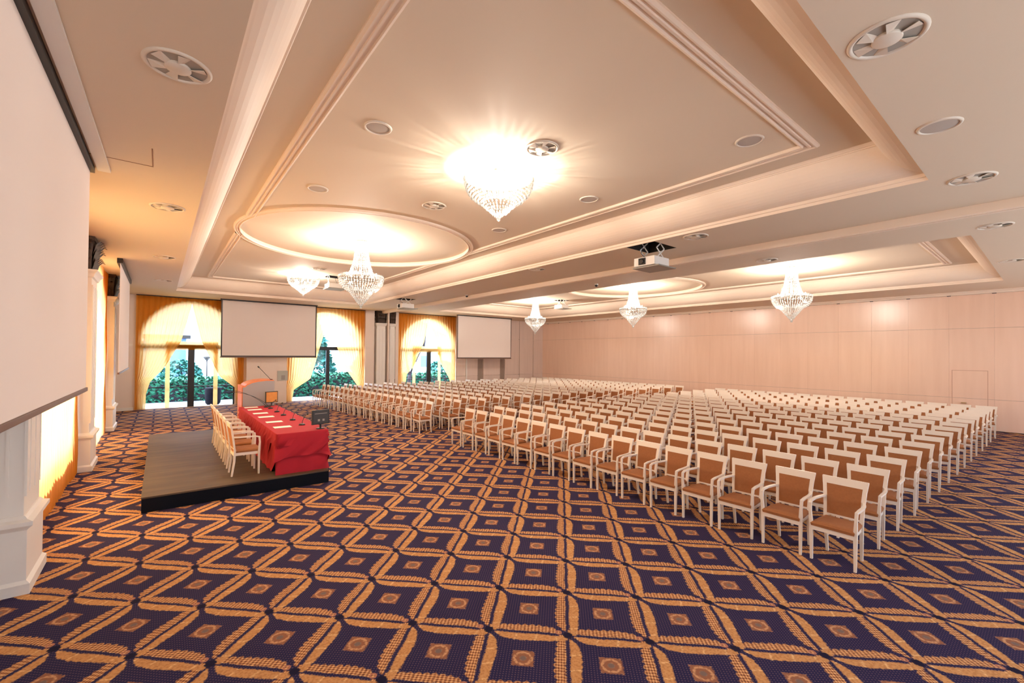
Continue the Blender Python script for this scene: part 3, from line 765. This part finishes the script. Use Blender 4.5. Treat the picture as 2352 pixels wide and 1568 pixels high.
def speaker():
    t = thing('ceiling_speaker', (0, 0, 0), 'x', 'ceiling speaker', 'round ceiling speakers')
    MB().lathe([(0.17, 0.0), (0.165, -0.012), (0.145, -0.016), (0.14, -0.006)], seg=32).build('bezel', ceil2_m, t)
    MB().lathe([(0.0, -0.010), (0.12, -0.009), (0.142, -0.006)], seg=32).build('grille', grille_m, t)
    return t
SPK = [((2.07, 5.28, ZT), 'round flush speaker in the tray left of the nearest chandelier'), ((2.06, 7.91, ZT), 'round flush speaker in the tray just before the round recess'),
    ((5.97, 5.28, ZT), 'round flush speaker in the tray right of the nearest chandelier'), ((5.92, 2.51, ZT), 'round flush speaker inside the near right corner of the tray moulding'),
    ((5.89, 0.73, ZC), 'round flush speaker between the two vents at the upper right'), ((5.93, 7.9, ZT), 'small looking flush speaker in the tray below the nearest chandelier tip')]
s0 = speaker(); tab = child_table()
for i, (p, lab) in enumerate(SPK):
    o = s0 if i == 0 else copy_tree(s0, tab)
    o.location = p; o['label'] = lab
def camera_dome(p, lab):
    t = thing('security_camera', p, lab, 'ceiling camera')
    MB().lathe([(0.0, 0.0), (0.06, 0.0), (0.06, -0.03), (0.05, -0.035)], seg=20).build('base', white_m, t)
    MB().lathe([(0.05, -0.035), (0.047, -0.06), (0.03, -0.085), (0.0, -0.095)], seg=20).build('dome', black_m, t)
camera_dome((9.2, 14.3, ZC), 'small black dome on the ceiling beyond the track beam, left one')
camera_dome((10.85, 9.26, ZC), 'small black dome on the ceiling left of the middle right chandelier')
# access hatch outline in the left ceiling margin
mb = MB(); mb.box(-0.105, -0.095, 6.35, 6.97, ZC-0.004, ZC); mb.box(-0.70, -0.095, 6.96, 6.97, ZC-0.004, ZC)
struct(mb.build('trim_12', mat('hatch_gap', rgb(150, 110, 84), 0.8)))

def projector_lift(loc, zc, rz, label, drop=0.36):
    t = thing('ceiling_projector', (*loc, zc), label, 'projector', 'ceiling projectors on lifts', rz)
    # body faces -x locally; lens in front
    MB().box(-0.27, 0.27, -0.25, 0.25, -drop-0.02, -drop+0.16).build('body', projw, t, 0.015)
    MB().box(-0.285, -0.265, -0.04, 0.13, -drop+0.0, -drop+0.14).build('lens_recess', black_m, t, 0.004)
    mb = MB(); rings = [[(x, 0.045+r*cos(2*pi*k/20), -drop+0.07+r*sin(2*pi*k/20)) for k in range(20)] for x, r in ((-0.285, 0.05), (-0.31, 0.05), (-0.305, 0.035))]
    mb.loft(rings, 0, True, True); mb.build('lens', dark_m, t)
    MB().box(-0.22, 0.42, -0.32, 0.32, -drop-0.05, -drop-0.025).build('lift_plate', greym, t)
    for y in (-0.2, 0.2):
        mb = MB()
        for k in range(2):
            z0, z1 = -drop+0.14, 0.20; h = (z1-z0)/2
            mb.bar([(-0.12, y, z0+k*h), (0.16, y, z0+(k+1)*h)], 0.006, 0.012); mb.bar([(0.16, y, z0+k*h), (-0.12, y, z0+(k+1)*h)], 0.006, 0.012)
        mb.build('scissor_arm', projw, t)
    mb = MB(); pts = [(-0.15, 0.1, 0.1), (-0.20, 0.12, -0.1), (-0.12, 0.15, -drop+0.25), (0.0, 0.12, -drop+0.17)]
    mb.tube(pts, 0.006, 6); mb.build('cable', black_m, t)
    return t
projector_lift((8.16, 5.45), ZC, 0.0, 'white ceiling projector on its lift under a black opening, nearest one')
projector_lift((8.05, 17.25), ZC, 0.0, 'white projector under the ceiling opening above the far pair of slim pilasters')
projector_lift((5.0, 16.85), ZT, radians(-90), 'white projector partly behind the tall left chandelier', 0.42)
projector_lift((16.2, 16.15), ZT, radians(-90), 'white projector beside the farthest right chandelier', 0.40)

# ------------------------------------------------------------------ stage, table, lectern
t = thing('stage_platform', (1.14, 11.6, 0), 'low brown stage platform with dark navy sides, left of the red table', 'stage')
MB().box(-1.33, 1.335, -3.13, 3.13, 0.205, 0.23).build('top', stage_top_m, t, 0.004)
MB().box(-1.325, 1.33, -3.125, 3.125, 0.0, 0.205).build('skirt', navy_m, t)

def cloth_table():
    t = thing('conference_table', (2.06, 11.0, 0.23), 'long table fully covered by red cloth on the stage', 'table')
    MB().box(-0.40, 0.40, -2.33, 2.33, 0.66, 0.70).build('tabletop', orange_wood, t)
    for sx in (-0.36, 0.36):
        for sy in (-2.25, 0.0, 2.25):
            MB().box(sx-0.02, sx+0.02, sy-0.02, sy+0.02, 0, 0.66).build('leg', dark_m, t)
    return t
cloth_table()
def ring_pts(hx, hy, z, amp, n, rc=0.03):
    pts = []
    per = 2*(2*hx+2*hy)
    cs = [(-hx,-hy),(hx,-hy),(hx,hy),(-hx,hy)]
    for e in range(4):
        a, b = cs[e], cs[(e+1) % 4]; L = sqrt((b[0]-a[0])**2+(b[1]-a[1])**2); m = max(2, int(L/0.05))
        nx, ny = ((b[1]-a[1])/L, -(b[0]-a[0])/L)
        for i in range(m):
            u = i/m; s = u*L
            w = amp*(sin(s*2*pi/0.42+e*1.3)+0.6*sin(s*2*pi/0.23+e))*min(1, 8*u, 8*(1-u))
            pts.append((a[0]+(b[0]-a[0])*u+nx*w, a[1]+(b[1]-a[1])*u+ny*w, z))
    return pts
t = thing('tablecloth', (2.06, 11.0, 0.23), 'bright red cloth skirting and covering the long stage table', 'tablecloth')
mb = MB(); rings = [ring_pts(0.425+0.01*q, 2.36+0.01*q, z, a_, 0) for q, (z, a_) in enumerate([(0.71, 0.0), (0.5, 0.006), (0.25, 0.010), (0.0, 0.012)])]
mb.loft(rings, 0, False, True); mb.build('skirt', red_m, t)
mb = MB()
top = ring_pts(0.435, 2.37, 0.72, 0.0, 0); rings = [top]
for z, a_, g in ((0.71, 0.0, 0.006), (0.62, 0.008, 0.014), (0.50, 0.014, 0.018)):
    rings.append(ring_pts(0.435+g, 2.37+2*g, z, a_, 0))
last = ring_pts(0.435+0.02, 2.37+0.045, 0.30, 0.018, 0); hem = []
for (x, y, z) in last:
    end = abs(y) > 2.3
    dc = 0.455-abs(x) if end else 2.415-abs(y)
    k = max(0.0, 1-dc/0.16)
    hem.append((x*(1+0.07*k), y*(1+0.006*k), 0.30-0.07*k if end else 0.30-0.07*k-0.22*(1-k)))
rings.append(hem)
mb.loft(rings, 0, False, True)
n = len(top); mb.add(top, [tuple(range(n))]); mb.build('top_cloth', red_m, t)

def paper(y, lab):
    o = MB().box(-0.15, 0.15, -0.105, 0.105, 0, 0.004).build('paper_sheet', paper_m); o.location = (1.86, y, 0.953); o.rotation_euler.z = random.uniform(-0.04, 0.04)
    tag(o, lab, 'paper', 'papers on the red table')
ordn = ['nearest', 'second nearest', 'third from the near end', 'third from the far end', 'second farthest', 'farthest']
for y, w_ in zip((9.37, 10.15, 11.03, 11.74, 12.54, 13.1), ordn): paper(y, 'white paper sheet on the red table, %s of the six' % w_)
def mic(p, lab, length=0.42, tilt=(-0.75, 0.15), group='desk microphones on the red table'):
    t = thing('desk_microphone', p, lab, 'microphone', group)
    MB().lathe([(0.0, 0.03), (0.03, 0.03), (0.055, 0.018), (0.06, 0.0), (0.0, 0.0)], seg=20).build('base', black_m, t)
    dx, dy = tilt; pts = []
    for k in range(9):
        u = k/8; pts.append((dx*length*u**1.2, dy*length*u, 0.03+length*0.62*sin(u*1.45)))
    MB().tube(pts, 0.006, 6).build('gooseneck', black_m, t)
    e = Vector(pts[-1]); d = (e-Vector(pts[-2])).normalized()
    MB().tube([e, e+d*0.015, e+d*0.05, e+d*0.06], [0.008, 0.015, 0.015, 0.006], 8).build('head', black_m, t)
    return t
for i, (y, w_) in enumerate(zip((9.42, 10.21, 11.1, 11.81, 12.6), ordn[:5])):
    mic((2.22, y, 0.953), 'small black desk microphone on the red table, %s' % w_ if i < 2 else 'black desk microphone mid table, %s' % ['', '', 'behind the third paper', 'behind the fourth paper', 'behind the fifth paper'][i], 0.24, (0.55, 0.75))
mic((2.24, 13.1, 0.953), 'black gooseneck microphone leaning towards the lectern, lower of two', 0.62, (-1.25, -0.05), 'gooseneck microphones at the far table end')
mic((2.18, 12.95, 0.953), 'black gooseneck microphone leaning towards the lectern, upper of two', 0.72, (-1.15, 0.1), 'gooseneck microphones at the far table end')
def monitor(p, lab, rz, face, w=0.34, h=0.27):
    t = thing('desk_monitor', p, lab, 'monitor', None, rz)
    MB().lathe([(0.0, 0.012), (0.07, 0.01), (0.08, 0.0), (0.0, 0.0)], seg=24).build('foot', black_m, t)
    MB().bar([(0, 0, 0.01), (0, 0.0, 0.09)], 0.015, 0.012).build('stem', black_m, t)
    MB().box(-w/2, w/2, -0.012, 0.02, 0.08, 0.08+h).build('casing', dark_m, t, 0.006)
    MB().box(-w/2+0.02, w/2-0.02, -0.016, -0.012, 0.10, 0.06+h).build('face', face, t)
    return t
panelm = mat('monitor_back', rgb(52, 48, 46), 0.35)
m1 = monitor((2.40, 8.80, 0.953), 'small black monitor on a stand at the near corner of the red table', radians(12), panelm)
mb = MB(); mb.box(-0.06, -0.02, -0.019, -0.016, 0.14, 0.18); mb.box(0.03, 0.07, -0.019, -0.016, 0.14, 0.18); mb.box(-0.12, 0.12, -0.019, -0.016, 0.28, 0.29); mb.build('connector_plate', greym, m1)
monitor((2.36, 13.28, 0.953), 'small monitor with amber curtain reflection at the far end of the red table', radians(18), mat('amber_reflection', rgb(214, 150, 70), 0.4, noise=rgb(180, 104, 34), nscale=12), 0.33, 0.30)  # orange curtain's reflection is painted into the face colour

t = thing('lectern', (2.09, 13.98, 0.23), 'orange wood lectern with grey side panel and arched top', 'lectern')
prof_l = [(-0.38, 0.0), (0.38, 0.0), (0.38, 1.39), (0.20, 1.40), (0.0, 1.385), (-0.15, 1.35), (-0.26, 1.30), (-0.31, 1.25), (-0.38, 1.25)]
def prism(pr, y0, y1):
    mb = MB(); mb.loft([[(x, y, z) for x, z in pr] for y in (y0, y1)], 0); return mb
prism(prof_l, -0.39, 0.42).build('body', orange_wood, t)
pg = [(-0.36, 0.0), (0.385, 0.0), (0.385, 1.365), (0.20, 1.375), (0.0, 1.355), (-0.15, 1.32), (-0.26, 1.265), (-0.30, 1.22), (-0.36, 1.21)]
prism(pg, -0.41, -0.385).build('side_panel', grey_m, t)
MB().box(0.385, 0.40, -0.36, 0.40, 0.0, 1.36).build('front_panel', grey_m, t)
t = thing('lectern_microphone', (2.42, 13.7, 1.615), 'thin black gooseneck microphone rising from the lectern top', 'microphone')
MB().lathe([(0.0, 0.03), (0.03, 0.03), (0.035, 0.0)], seg=16).build('base', black_m, t)
MB().tube([(0, 0, 0.0), (-0.1, 0, 0.12), (-0.22, 0.0, 0.26), (-0.30, 0.0, 0.35)], 0.007, 6).build('gooseneck', black_m, t)
MB().tube([(-0.30, 0, 0.35), (-0.33, 0.0, 0.385)], 0.018, 8).build('head', black_m, t)

# ------------------------------------------------------------------ chairs
def chair_parts():
    P = {}
    P['seat_frame'] = (MB().loft([[(-0.02, -0.205, z), (-0.02, 0.205, z), (0.385, 0.178, z), (0.385, -0.178, z)] for z in (0.352, 0.402)]), cream)
    seat = MB(); rings = []
    for z, i in ((0.402, 0.0), (0.432, -0.006), (0.452, 0.012), (0.460, 0.05)):
        rings.append([(-0.025+i, -0.208+i, z), (-0.03+i, 0.0, z+0.004), (-0.025+i, 0.208-i, z), (0.18, 0.20-i, z+0.003), (0.37-i, 0.182-i, z), (0.37-i, -0.182+i, z), (0.18, -0.20+i, z+0.003)])
    seat.loft(rings, 0, True, False); P['seat'] = (seat, tanfab)
    def stile(s): return [(0.365, s*0.180, 0.43), (0.385, s*0.183, 0.60), (0.415, s*0.196, 0.80), (0.44, s*0.208, 0.915)]
    back = MB()
    for s in (-1, 1): back.bar(stile(s), [0.020, 0.021, 0.023, 0.025], 0.014)
    # top rail and lower rail
    def at(z):
        tab = [(0.43, 0.365, 0.180), (0.60, 0.385, 0.183), (0.80, 0.415, 0.196), (0.915, 0.44, 0.208)]
        for a, b in zip(tab, tab[1:]):
            if z <= b[0]:
                u = (z-a[0])/(b[0]-a[0]); return a[1]+(b[1]-a[1])*u, a[2]+(b[2]-a[2])*u
        return tab[-1][1], tab[-1][2]
    def slab(mb, z0, z1, grow, th):
        r = []
        for z in (z0, z1):
            x, w = at(z); w += grow; r.append([(x-th, -w, z), (x-th, w, z), (x+th, w, z), (x+th, -w, z)])
        mb.loft(r)
    slab(back, 0.835, 0.92, 0.024, 0.015); slab(back, 0.462, 0.488, 0.0, 0.013)
    P['backrest'] = (back, cream)
    ins = MB(); slab(ins, 0.486, 0.69, -0.018, 0.017); slab(ins, 0.69, 0.837, -0.020, 0.017); P['back_pad'] = (ins, tanfab)
    for k, s in enumerate((-1, 1)):
        P['leg%d' % k] = (MB().bar([(0.0, s*0.212, 0.0), (0.0, s*0.215, 0.42), (-0.01, s*0.222, 0.56), (0.0, s*0.226, 0.655)], [0.013, 0.018, 0.014, 0.015], [0.013, 0.018, 0.014, 0.015]), cream)
        P['leg%d' % (k+2)] = (MB().bar([(0.405, s*0.172, 0.0), (0.372, s*0.178, 0.25), (0.365, s*0.180, 0.46)], [0.013, 0.017, 0.019], [0.013, 0.016, 0.016]), cream)
        P['armrest%d' % k] = (MB().bar([(-0.012, s*0.224, 0.652), (0.06, s*0.235, 0.672), (0.18, s*0.236, 0.676), (0.30, s*0.222, 0.676), (0.395, s*0.194, 0.680)], [0.014, 0.016, 0.016, 0.016, 0.013], 0.011), cream)
    return P
CP = chair_parts()
def chair_with_parts():
    t = thing('armchair', (0, 0, 0), 'x', 'chair')
    for k, (mb, m) in CP.items(): mb.build(k.rstrip('0123'), m, t)
    return t
def chair_single():
    mb = MB()
    for k, (q, m) in CP.items():
        mb.add(q.v, q.f, 0 if m is cream else 1)
    return mb
proto = chair_with_parts(); tab = child_table()
lite = chair_single()
ORD = 'first second third fourth fifth sixth seventh eighth ninth tenth eleventh twelfth thirteenth fourteenth fifteenth sixteenth seventeenth eighteenth nineteenth twentieth'.split()
spots = []
for r in range(15):
    for i in range(16):
        y = 1.648-0.015*r+0.55*i; spots.append((6.10+0.96*r, y, 'near', r, 15-i))
    for i in range(19):
        y = 12.15-0.03*r+0.505*i; spots.append((6.08+0.96*r-0.05*(y-12.1)-0.004*max(0, y-16)**2, y, 'far', r, i))
def depth(s): return s[0]*sin(yaw)+s[1]*cos(yaw)
spots.sort(key=depth)
first = True; single = None; rest = MB(); cnt = 0
def lab_of(blk, r, i):
    row = 'the front row' if r == 0 else ('the last row' if r == 14 else 'the %s row' % ORD[r])
    if blk == 'near':
        seat = 'nearest the aisle' if i == 0 else ('at the camera end' if i == 15 else '%s from the aisle' % ORD[i])
        return 'cream armchair, %s in %s of the near block' % (seat, row)
    seat = 'nearest the aisle' if i == 0 else ('at the window end' if i == 18 else '%s from the aisle' % ORD[i])
    return 'cream armchair, %s in %s of the window-side block' % (seat, row)
for (x, y, blk, r, i) in spots:
    jx, jy, jr = random.uniform(-0.012, 0.012), random.uniform(-0.01, 0.01), random.uniform(-0.02, 0.02)
    if blk == 'far': jr -= 0.03
    if cnt < 110:
        o = proto if first else copy_tree(proto, tab); first = False
    elif cnt < 294:
        if single is None: single = lite.build('armchair', [cream, tanfab]); o = single
        else: o = single.copy(); col.objects.link(o)
        o['category'] = 'chair'
    else:
        c, s = cos(jr), sin(jr)
        rest.add([(x+jx+vx*c-vy*s, y+jy+vx*s+vy*c, vz) for vx, vy, vz in lite.v], lite.f, 0)
        for k in range(len(lite.f)): rest.mi[-len(lite.f)+k] = lite.mi[k]
        cnt += 1; continue
    o.location = (x+jx, y+jy, 0); o.rotation_euler = (0, 0, jr)
    o['label'] = lab_of(blk, r, i)
    o['group'] = 'audience armchairs in rows'
    cnt += 1
o = rest.build('armchair', [cream, tanfab])
tag(o, 'remaining rows of cream armchairs with tan pads, farthest back by the walls', 'chairs', None, 'stuff')
for k, (y, w_) in enumerate(zip((9.16, 9.82, 10.46, 11.10, 11.74, 12.38), ('nearest of the six', 'second nearest of the six', 'third nearest of the six', 'third farthest of the six', 'second farthest of the six', 'farthest of the six'))):
    o = copy_tree(proto, tab)
    o.location = (1.40, y, 0.23); o.rotation_euler = (0, 0, pi+random.uniform(-0.02, 0.02))
    o['label'] = 'cream armchair behind the red table on the stage, ' + w_; o['group'] = 'panel chairs behind the red table'

# ------------------------------------------------------------------ outside the windows
struct(MB().box(-60, 60, YW+0.3, 90, -0.25, -0.08).build('ground_outside', stone_m))
struct(MB().box(-60, -1.73, -60, YW+0.3, -0.25, -0.08).build('ground_outside_left', stone_m))
def leafy(name, loc, rx, ry, rz_, n, size, m, label, cat, shape='box', group=None):
    rnd = random.Random(int(loc[0]*100+loc[1]*7)); mb = MB()
    for k in range(n):
        if shape == 'box':
            f = rnd.choice((0, 1, 2)); p = [rnd.uniform(-rx, rx), rnd.uniform(-ry, ry), rnd.uniform(0, rz_)]
            if f == 0: p[1] = -ry+rnd.uniform(-0.08, 0.1)
            elif f == 1: p[2] = rz_+rnd.uniform(-0.12, 0.12)
            else: p[0] = rnd.choice((-rx, rx))+rnd.uniform(-0.1, 0.1)
        else:
            u = rnd.random()**0.7; a = rnd.uniform(0, 2*pi); R = (1-u) if shape == 'cone' else sqrt(max(0, 1-(2*u-1)**2))
            R *= rnd.uniform(0.75, 1.05); p = [rx*R*cos(a), ry*R*sin(a), rz_*u]
        a, b = rnd.uniform(0, 2*pi), rnd.uniform(-1, 1); s = size*rnd.uniform(0.6, 1.3)
        e1 = Vector((cos(a), sin(a), b*0.5)).normalized()*s; e2 = Vector((-sin(a)*0.6, cos(a)*0.6, 0.6+b*0.3)).normalized()*s*0.6
        q = Vector(p); mb.add([q-e1, q+e2, q+e1, q-e2+Vector((0, 0, -0.2*s))], [(0,1,2,3)])
    t = thing(name, loc, label, cat, group)
    mb.build('foliage', m, t)
    if shape == 'box': MB().box(-rx*0.95, rx*0.95, -ry*0.8, ry*0.8, 0, rz_*0.95).build('core', bark, t)
    else: MB().tube([(0, 0, 0), (0, 0, rz_*0.9)], [0.09, 0.02], 8).build('trunk', bark, t)
    return t
leafy('hedge', (1.2, 27.5, -0.08), 3.4, 0.6, 1.05, 2600, 0.11, green_m, 'clipped green hedge outside the leftmost arched window', 'hedge')
leafy('hedge', (8.2, 27.0, -0.08), 3.2, 0.6, 1.15, 2600, 0.11, green_m, 'clipped green hedge outside the middle arched window', 'hedge')
leafy('hedge', (15.2, 27.5, -0.08), 3.0, 0.6, 1.0, 1800, 0.11, green_m, 'clipped green hedge outside the rightmost arched window', 'hedge')
leafy('shrub', (0.9, 29.0, -0.08), 0.9, 0.8, 2.0, 1100, 0.12, green2, 'round green shrub behind the hedge of the leftmost window', 'shrub', 'ball')
leafy('conifer', (7.6, 29.9, -0.08), 1.9, 1.6, 5.2, 4200, 0.15, green2, 'blue green conifer outside the middle arched window', 'tree', 'cone')
leafy('shrub', (11.3, 28.9, -0.08), 1.5, 0.9, 2.6, 1600, 0.13, green_m, 'bushy shrub at the right side of the middle arched window', 'shrub', 'ball')
leafy('shrub', (16.8, 29.5, -0.08), 1.2, 1.0, 1.9, 900, 0.13, green2, 'small shrub seen low through the rightmost window', 'shrub', 'ball')
def house(loc, w, d, h, label, roofc):
    t = thing('building', loc, label, 'building')
    MB().box(-w/2, w/2, -d/2, d/2, 0, h).build('wall', outwall, t)
    MB().loft([[(-w/2-0.4, -d/2-0.4, h), (w/2+0.4, -d/2-0.4, h), (w/2+0.4, d/2+0.4, h), (-w/2-0.4, d/2+0.4, h)], [(-w/2+2, -0.1, h+2.2), (w/2-2, -0.1, h+2.2), (w/2-2, 0.1, h+2.2), (-w/2+2, 0.1, h+2.2)]]).build('roof', skin_roof, t)
    for k in (-0.25, 0.25):
        MB().box(k*w-0.6, k*w+0.6, -d/2-0.04, -d/2+0.01, 1.0, 2.2).build('window', bluegrey, t)
    return t
house((2.2, 44.0, -0.08), 9, 6, 4.6, 'pale house beyond the garden outside the leftmost window', skin_roof)
house((20.5, 46.0, -0.08), 8, 6, 4.4, 'pale house far outside the rightmost window', skin_roof)
t = thing('garden_shed', (0.2, 33.0, -0.08), 'blue grey shed behind the shrub outside the leftmost window', 'shed')
MB().box(-0.9, 1.0, -0.8, 0.8, 0, 3.2).build('wall', bluegrey, t); MB().box(-1.1, 1.2, -1.0, 1.0, 3.2, 3.4).build('roof', dark_m, t)
t = thing('planter', (1.95, 24.6, -0.08), 'dark round planter outside the leftmost window right of its post', 'planter')
MB().lathe([(0.0, 0.0), (0.22, 0.0), (0.30, 0.1), (0.33, 0.75), (0.28, 0.8), (0.0, 0.78)], seg=24).build('pot', potm, t)
t = thing('lamp_post', (2.1, 30.5, -0.08), 'small garden lamp post outside the leftmost window', 'lamp post')
MB().tube([(0, 0, 0), (0, 0, 2.0)], 0.035, 8).build('post', dark_m, t); MB().lathe([(0.0, 2.2), (0.2, 2.15), (0.06, 1.95), (0.0, 1.95)], seg=12).build('lamp_head', dark_m, t)
t = thing('parasol', (7.4, 33.0, -0.08), 'blue parasol outside the middle arched window', 'parasol')
MB().tube([(0, 0, 0), (0, 0, 3.6)], 0.03, 8).build('pole', dark_m, t); MB().lathe([(0.0, 4.3), (2.2, 3.3), (2.2, 3.25), (0.0, 4.2)], seg=8, smooth=False).build('canopy', mat('blue_canvas', rgb(20, 96, 176), 0.7), t)
t = thing('tree', (12.6, 26.5, -0.08), 'dark leaning tree trunk outside the rightmost arched window', 'tree')
MB().tube([(0, 0, 0), (0.1, 0, 1.0), (0.5, 0, 2.0), (1.1, 0, 2.9), (1.3, 0, 4.5)], [0.14, 0.12, 0.11, 0.09, 0.04], 10).build('trunk', bark, t)
MB().tube([(0.12, 0, 1.0), (-0.1, 0, 1.8), (-0.2, 0.1, 3.6)], [0.09, 0.07, 0.03], 8).build('branch', bark, t)
